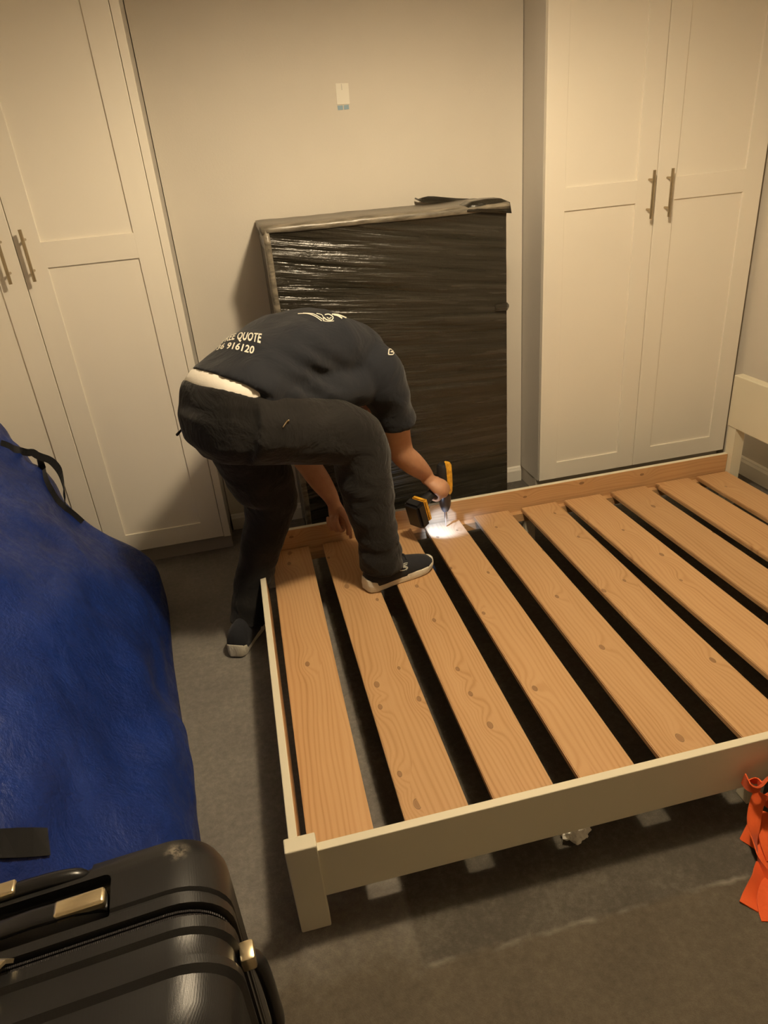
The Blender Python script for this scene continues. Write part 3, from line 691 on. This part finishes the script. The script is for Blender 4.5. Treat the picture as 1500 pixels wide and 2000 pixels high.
# right hand closed on the grip
hc0 = GA + gd * .052
tube(body, [(*WR, .027), (*(WR.lerp(hc0 + gp * .036, .45)), .033), (*(hc0 + gp * .036 + gq * .002), .039), (*(hc0 + gp * .030 + gq * .016 - gd * .008), .035)], 16, flat=.62, ref=gd)
def gpt(s, ang, r): return GA + gd * s + (gp * math.cos(ang) + gq * math.sin(ang)) * r
s0 = .052
for i, (off, rr_, end) in enumerate(((-.036, .0090, 205), (-.0135, .0095, 218), (.0085, .0090, 215), (.0295, .0080, 200))):
    pts = [gpt(s0 + off * .85, math.radians(a), R_) for a, R_ in ((-5, .036), (35, .040), (75, .036), (115, .031), (end * .85, .0295), (end, .028))]
    finger(body, pts, rr_, rr_ * .82)
finger(body, [gpt(s0 - .012, math.radians(-15), .036), gpt(s0 - .026, math.radians(-60), .036), gpt(s0 - .034, math.radians(-105), .031), gpt(s0 - .040, math.radians(-145), .029)], .0115, .0085)
# left hand: loose fist, index finger and thumb pinching a screw
d_ = V((.20, .04, -.97)).normalized(); sd_ = V((.78, -.55, .30)); sd_ = (sd_ - d_ * sd_.dot(d_)).normalized(); nn_ = d_.cross(sd_)    # fingers, across the knuckles, out of the palm
def lp(a, b, c): return WL + d_ * a + sd_ * b + nn_ * c
loft(body, [ring(lp(a, 0, 0), sd_ * w_, nn_ * h_, 16, 2.6) for a, w_, h_ in ((-.012, .024, .022), (.015, .030, .022), (.05, .040, .021), (.078, .042, .018), (.088, .036, .012))])
sgn = 1 if nn_.dot(V((.3, -.9, .2))) > 0 else -1
for i, (b, L_, r_) in enumerate(((.031, 1.0, .0092), (.0105, 1.0, .0096), (-.0105, .95, .0092), (-.030, .8, .0080))):
    if i == 0: pts = [lp(.070, b, 0), lp(.100, b + .002, sgn * .002), lp(.124, b + .003, sgn * .010), lp(.146, b + .002, sgn * .020)]
    else: pts = [lp(.070, b, 0), lp(.070 + .036 * L_, b, sgn * .006), lp(.066 + .036 * L_, b, sgn * .034), lp(.052 + .010 * L_, b, sgn * .042), lp(.040, b, sgn * .030)]
    finger(body, pts, r_, r_ * .85)
finger(body, [lp(.018, .026, sgn * .010), lp(.050, .046, sgn * .022), lp(.084, .046, sgn * .030), lp(.118, .036, sgn * .034)], .0125, .0088)
bo = obj('body', body, M['skin'], man); fuse(bo, .0044, 3, .4)

# hair
hv = bmesh.new(); bmesh.ops.create_icosphere(hv, subdivisions=5, radius=1.0); kill = []
for v in hv.verts:
    x, y, z = v.co
    if z < -.35 or (y > .55 and z < .42) or (y > .15 and z < .1 - .1 * y): kill.append(v)
    v.co = hp(x * .079, y * .099, z * .118 + .001) + V((1, 1, 1)) * noise.noise(v.co * 9) * .002
bmesh.ops.delete(hv, geom=kill, context='VERTS')
ho = obj('hair', hv, M['hair'], man, smooth=True); bake(ho, ('SOLIDIFY', dict(thickness=.006)))

# T-shirt --------------------------------------------------------------
sb = bmesh.new()
SH = [((.062, 1.112, .950), F * .60 + ZU * .80, .178, .143), ((.080, 1.122, .953), F * .70 + ZU * .72, .176, .137), ((.138, 1.165, .982), F * .88 + ZU * .48, .170, .122), ((.230, 1.245, 1.012), F, .182, .120), ((.325, 1.318, 1.000), F * .97 - ZU * .25, .200, .124),
      ((.415, 1.383, .952), F * .88 - ZU * .48, .198, .116), ((.490, 1.440, .895), F * .75 - ZU * .66, .145, .088), ((.535, 1.467, .855), F * .7 - ZU * .7, .082, .068)]
closed(sb, [sec(c, t, a, b, 40, 2.3) for c, t, a, b in SH])
tube(sb, [(.44, 1.325, .945, .100), (.510, 1.258, .905, .097), (.545, 1.262, .83, .087), (.568, 1.276, .745, .078), (.577, 1.288, .700, .074)], 28, flat=.95, dome=False)
tube(sb, [(.45, 1.47, .93, .095), (.44, 1.56, .87, .090), (.40, 1.548, .80, .082), (.365, 1.530, .74, .074)], 24, dome=False)
# belly side of the hem hangs lower
tube(sb, [(.125, 1.015, .930, .060), (.18, 1.06, .925, .072), (.27, 1.13, .905, .080), (.36, 1.18, .885, .080), (.44, 1.22, .880, .075)], 20)
for v in sb.verts: pass
so = obj('shirt', sb, M['shirt'], man); fuse(so, .0075, 6, .5)
def normals(me): return [n.vector.copy() for n in me.vertex_normals]
for v, vn in zip(so.data.vertices, normals(so.data)):
    p = v.co + V((.1, 1.12, 0)); q = V((p.x * 5, p.y * 5, p.z * 9))
    fold = noise.noise(q * 1.1 + V((2, 0, 0))) * .011 + noise.noise(V((p.x * 14 + p.z * 8, p.y * 10, p.z * 12 - p.x * 9))) * .0065
    q = at(612, 735, 1, 1.06) - p; fold += math.sin((q.x * .8 + q.z * .9) * 95) * .007 * math.exp(-(q.length / .10) ** 2)
    v.co += vn * fold

# trousers ------------------------------------------------------------
tb = bmesh.new()
closed(tb, [sec(c, t, a, b, 40, 2.3) for c, t, a, b in (((.029, 1.098, .949), F * .45 + ZU * .9, .168, .122), ((.024, 1.096, .915), F * .42 + ZU * .9, .174, .134), ((.020, 1.096, .86), F * .30 + ZU * .95, .180, .148), ((.026, 1.105, .80), F * .15 + ZU, .176, .150), ((.040, 1.115, .755), ZU, .150, .130))])
tube(tb, [(.018, 1.19, .845, .112), (.030, 1.215, .76, .116), (.052, 1.240, .66, .114), (.078, 1.258, .57, .112), (.092, 1.262, .50, .100), (.070, 1.245, .43, .083), (.032, 1.224, .34, .071), (-.008, 1.204, .24, .066), (-.044, 1.186, .15, .062), (-.066, 1.168, .064, .068)], 28, dome=False)
tube(tb, [(.065, 1.005, .860, .118), (.15, 1.03, .835, .116), (.25, 1.062, .798, .111), (.34, 1.090, .768, .105), (.395, 1.104, .730, .098), (.412, 1.108, .655, .098), (.416, 1.098, .57, .094), (.424, 1.090, .48, .082), (.434, 1.085, .40, .075), (.440, 1.082, .33, .074), (.438, 1.080, .238, .078)], 28, dome=False)
to = obj('trousers', tb, M['trousers'], man); fuse(to, .0075, 5, .5)
for v, vn in zip(to.data.vertices, normals(to.data)):
    p = v.co + V((.1, 1.12, 0))
    low = max(0, 1 - max(0, p.z - .06) / .3) if p.x < .2 else max(0, 1 - max(0, p.z - .25) / .3)
    fold = noise.noise(V((p.x * 7, p.y * 7, p.z * 13))) * .007 + noise.noise(V((p.x * 12 + p.z * 14, p.y * 12, p.z * 24))) * (.003 + .006 * low)
    v.co += vn * fold

# white vest showing between shirt and waistband
ub = bmesh.new()
closed(ub, [sec(c, t, a, b, 40, 2.3) for c, t, a, b in (((.028, 1.098, .90), F * .45 + ZU * .9, .158, .116), ((.030, 1.099, .942), F * .5 + ZU * .87, .163, .121), ((.048, 1.108, .957), F * .6 + ZU * .8, .160, .120), ((.085, 1.135, .962), F * .7 + ZU * .7, .140, .088))])
uo = obj('undershirt', ub, M['vest'], man, smooth=True)

# shoes ---------------------------------------------------------------
def shoe(heel, toe, z, pitch=0.0):
    h, tt = V(heel), V(toe); f = (tt - h); f.z = 0; L = f.length; f.normalize(); r = V((f.y, -f.x, 0))
    def P(a, b, c): return V((h.x, h.y, z)) + f * (a * L) + r * b + ZU * (c + pitch * a * L)
    out = [(0, .020), (.03, .030), (.10, .036), (.22, .036), (.40, .036), (.58, .043), (.72, .047), (.84, .045), (.93, .035), (.98, .022), (1.0, .008)]
    bm = bmesh.new(); rg = []
    for a, w_ in out:
        lift = .016 * max(0, (a - .78) / .22) ** 2 + .007 * max(0, (.06 - a) / .06)
        th = .044 - .016 * a + .008 * max(0, (.12 - a) / .12)
        rg.append([P(a - (.012 if a < .02 else 0), -w_ * .93, lift), P(a, w_ * .93, lift), P(a, w_ * 1.05, lift + th * .45), P(a, w_, lift + th), P(a, -w_, lift + th), P(a, -w_ * 1.05, lift + th * .45)])
    loft(bm, rg); s_ = obj('shoe', bm, M['sole'], man, smooth=40)
    bake(s_, ('BEVEL', dict(width=.004, segments=2, limit_method='ANGLE')))
    bm = bmesh.new(); rg = []
    for a, w_, hh in ((.012, .022, .076), (.05, .032, .104), (.12, .037, .114), (.22, .039, .116), (.34, .039, .112), (.46, .040, .100), (.60, .044, .084), (.74, .046, .070), (.86, .043, .058), (.94, .033, .048), (.985, .015, .038)):
        c0 = .026 + .016 * max(0, (a - .78) / .22) ** 2
        rg.append([P(a, w_ * math.cos(t_) * (1 if math.sin(t_) < .5 else .96), c0 + (hh - c0) * max(0, math.sin(t_)) ** .75) for t_ in [math.pi * i / 14 for i in range(15)]] + [P(a, -w_ * .9, c0 - .004), P(a, w_ * .9, c0 - .004)])
    loft(bm, rg); u_ = obj('upper', bm, M['shoe'], s_, smooth=60)
    bm = bmesh.new()
    for a in (.44, .51, .58):
        hh = .103 - (a - .44) * .12
        tube(bm, [(*P(a, -.022, hh - .004), .0028), (*P(a + .01, 0, hh + .004), .0032), (*P(a, .022, hh - .004), .0028)], 8)
    obj('laces', bm, M['shoe'], s_, smooth=True)
    return s_, P, u_
shL, _, _ = shoe((-.122, 1.048, 0), (-.010, 1.288, 0), 0.0)
shR, PR_, upR = shoe((.370, 1.060, 0), (.642, 1.152, 0), ZS + .0005)

# small details: zip pulls on the pockets, heel logo, print on the shirt
bs, bt = bvh_of(so), bvh_of(to)
bm = bmesh.new(); a = at(360, 833, 1, 1.14); b_ = at(346, 849, 1, 1.12)
tube(bm, [(*at(378, 826, 1, 1.15), .002), (*a, .002), (*(a * .5 + b_ * .5), .0035), (*b_, .0048)], 8); obj('zip_pull', bm, M['rubber'], man, smooth=True)
p, n = on(bt, 559, 824, .003)
if p is not None:
    bm = bmesh.new(); q, _n = on(bt, 552, 834, .003); p2, _n = on(bt, 562, 822, .006); tube(bm, [(*(q if q is not None else p), .0022), (*p, .003), (*(p2 if p2 is not None else p), .0035)], 8); obj('zip_pull', bm, M['steel'], man, smooth=True)

def flat_text(s, size=1.0):
    cu = bpy.data.curves.new('t', 'FONT'); cu.body = s; cu.size = size; cu.offset = .026; cu.space_character = 1.05; cu.resolution_u = 3
    o = bpy.data.objects.new('t', cu); COL.objects.link(o); dg = bpy.context.evaluated_depsgraph_get(); dg.update()
    me = bpy.data.meshes.new_from_object(o.evaluated_get(dg)); bpy.data.objects.remove(o)
    b = bmesh.new(); b.from_mesh(me); bpy.data.meshes.remove(me)
    bmesh.ops.triangulate(b, faces=b.faces[:]); bmesh.ops.subdivide_edges(b, edges=[e for e in b.edges if e.calc_length() > .12], cuts=2); return b
def stick(bm, bvh, o, e1, e2, name, mt, lift=.0022, parent=None):
    """lay flat artwork (x,y) on the cloth along its own tangent axes"""
    nrm = e1.cross(e2).normalized(); dead = []
    if nrm.dot(CAM - o) < 0: nrm = -nrm
    for v in bm.verts:
        p = o + e1 * v.co.x + e2 * v.co.y; h = bvh.ray_cast(p + nrm * .25, -nrm, .6)
        if h[0] is None: dead.append(v); continue
        v.co = h[0] + (h[1] if h[1].dot(nrm) > 0 else -h[1]) * lift
    bmesh.ops.delete(bm, geom=dead, context='VERTS')
    if bm.faces: return obj(name, bm, mt, parent or so)
def lay(txt, px0, px1, pxu, anchor):
    """text whose part starting at `anchor` sits at px0 and ends at px1; pxu is the cap height point above px0"""
    p0, n0_ = on(bs, *px0); p1, _ = on(bs, *px1); pu, _ = on(bs, *pxu)
    full = flat_text(txt); pre = flat_text(txt[:anchor]) if anchor else None
    xs = [v.co.x for v in full.verts]; x_end = max(xs)
    x0 = (max(v.co.x for v in pre.verts) + .08) if pre else 0.0
    if pre: pre.free()
    e1 = (p1 - p0) / (x_end - x0); e2 = (pu - p0) / .70
    for v in full.verts: v.co.x -= x0
    stick(full, bs, p0, e1, e2, 'printed_text', M['print'])
lay('FREE QUOTE', (459, 664), (509, 671), (464, 652), 4)
lay('36 916120', (438, 682), (495, 692), (443, 671), 2)
def strokes(lst, wd=3.0):
    bm = bmesh.new()
    for pts, w_ in lst:
        P = smooth_path([(x, y, 0) for x, y in pts], 5)
        L_ = []
        for i, p in enumerate(P):
            t = V(P[min(i + 1, len(P) - 1)]) - V(P[max(0, i - 1)]); nn = V((-t.y, t.x, 0)).normalized() * w_ / 2
            a, _ = on(bs, *(V(p) + nn).xy, .0025); b, _ = on(bs, *(V(p) - nn).xy, .0025)
            if a is None or b is None: continue
            L_.append((bm.verts.new(a), bm.verts.new(b)))
        for (a, b), (c, d) in zip(L_, L_[1:]):
            if (a.co - c.co).length < .05: bm.faces.new((a, b, d, c))
    return bm
bm = strokes([([(582, 614), (600, 614), (615, 619), (628, 628)], 1.6), ([(592, 613), (612, 614.5), (630, 625)], 1.6), ([(618, 613.5), (629, 617), (632, 628)], 1.4), ([(634, 616), (642, 615), (650, 620), (648, 626), (638, 626), (632, 621)], 2.0),
              ([(638, 621), (643, 623.5), (647, 621)], 1.6), ([(652, 616), (660, 618), (668, 623)], 2.6), ([(648, 615), (660, 616), (676, 622)], 2.4), ([(630, 627.5), (640, 629), (652, 628)], 1.3)])
if bm.faces: obj('printed_logo', bm, M['print'], so)
bm = strokes([([(759, 683), (758, 693)], 2.0), ([(759, 683), (765, 683), (767, 686), (762, 688)], 1.8), ([(762, 688), (768, 689), (766, 693), (758, 693)], 1.8)])
if bm.faces: obj('printed_letter', bm, M['print'], so)
bu = bvh_of(upR)
bm = bmesh.new()
for pts in ([(796, 1099.5), (790, 1100.5), (784.5, 1105), (787, 1107.5), (792, 1108), (794, 1110.5), (789, 1113.5), (781, 1114.5)], [(795, 1102.5), (789, 1104), (788, 1105.5), (793, 1106.5), (796, 1108.5), (793, 1113)]):
    P = smooth_path([(x, y, 0) for x, y in pts], 4); L_ = []
    for i, p in enumerate(P):
        t_ = V(P[min(i + 1, len(P) - 1)]) - V(P[max(0, i - 1)]); nn = V((-t_.y, t_.x, 0)).normalized() * .85
        a, _ = on(bu, *(V(p) + nn).xy, .001); b, _ = on(bu, *(V(p) - nn).xy, .001)
        if a is None or b is None: continue
        L_.append((bm.verts.new(a), bm.verts.new(b)))
    for (a, b), (c, d) in zip(L_, L_[1:]): bm.faces.new((a, b, d, c))
if bm.faces: obj('shoe_emblem', bm, M['logo'], shR)

# ------------------------------------------------------------------ cordless drill in the right hand
BX, BY = 0.783, 1.425                              # axis of the upright body
t = empty('cordless_drill', (BX, BY, ZS), 'yellow and black cordless drill with lit work lamp held over a slat', 'drill')
bm = bmesh.new(); loft(bm, [ring((BX, BY, z), (r_, 0, 0), (0, r_, 0), 24) for z, r_ in ((.452, .012), (.449, .021), (.438, .0265), (.400, .028), (.345, .028), (.322, .026), (.312, .022))])
obj('motor_housing', bm, M['rubber'], t, smooth=40)
ax = V((BX, BY, 0)); sv = V((.62, -.78, 0)).normalized(); pv = V((-sv.y, sv.x, 0))
bm = bmesh.new(); rg = []
for z, hw, ou in ((.462, .004, .020), (.459, .010, .028), (.448, .013, .033), (.41, .0135, .0345), (.36, .013, .0345), (.335, .011, .033), (.322, .005, .029)):
    rg.append([ax + ZU * z + sv * (ou - .012) - pv * hw, ax + ZU * z + sv * ou - pv * hw * .7, ax + ZU * z + sv * ou + pv * hw * .7, ax + ZU * z + sv * (ou - .012) + pv * hw])
loft(bm, rg); obj('yellow_shell', bm, M['yellow'], t, smooth=40)
bm = bmesh.new(); loft(bm, [ring((BX, BY, z), (r_, 0, 0), (0, r_, 0), 20) for z, r_ in ((.314, .023), (.300, .0245), (.270, .0235), (.250, .0175), (.240, .012))]); obj('chuck', bm, M['darkmetal'], t, smooth=35)
bm = bmesh.new(); loft(bm, [ring((BX, BY, z), (r_, 0, 0), (0, r_, 0), 12) for z, r_ in ((.244, .0065), (.205, .0065), (.203, .0035), (.174, .0035), (ZS + .001, .0015))]); obj('driver_bit', bm, M['bitmetal'], t, smooth=40)
bm = bmesh.new(); tube(bm, [(*(GA + gd * .004), .0215), (*(GA + gd * .05), .0185), (*(GA + gd * .10), .0185), (*(GA + gd * .142), .023)], 18, flat=1.1); obj('grip', bm, M['rubber'], t, smooth=True)
bp = GB + gd * .004; bd = (V((0, 0, -1)) - gd * V((0, 0, -1)).dot(gd)).normalized(); bs_ = gd.cross(bd)
def slab(bm, a0, a1, w0, w1, d0, d1, bev):
    vs = []
    fs = box(bm, (0, 0, 0), (1, 1, 1), 0); vv = list({v for f in fs for v in f.verts})
    for v in vv:
        a, b, c = v.co; v.co = bp + gd * (a0 + (a1 - a0) * a) + bs_ * (w0 + (w1 - w0) * b) + bd * (d0 + (d1 - d0) * c)
    bmesh.ops.bevel(bm, geom=list({e for f in fs for e in f.edges}), offset=bev, segments=2, affect='EDGES')
bm = bmesh.new(); slab(bm, -.006, .016, -.034, .034, -.030, .072, .006); obj('battery_mount', bm, M['yellow'], t, smooth=40)
bm = bmesh.new(); slab(bm, .014, .062, -.0385, .0385, -.036, .080, .010); obj('battery', bm, M['plastic'], t, smooth=40)
lp_ = bp + gd * -.009 + bd * .046
bm = bmesh.new(); cyl(bm, lp_ + gd * .004, lp_, .006, 14); obj('work_lamp', bm, M['led'], t)
sp = lamp('drill_lamp', 'SPOT', lp_ - gd * .006, 7.0, (.32, .52, 1.0), spot_size=math.radians(72), spot_blend=.8, shadow_soft_size=.006)
tgt = V((BX - .012, BY - .012, ZS)); sp.rotation_euler = (tgt - sp.location).to_track_quat('-Z', 'Y').to_euler()

# the case stands a few degrees askew
bpy.data.objects['suitcase'].rotation_euler.z = math.radians(5.0); bpy.data.objects['suitcase'].location.y -= .014
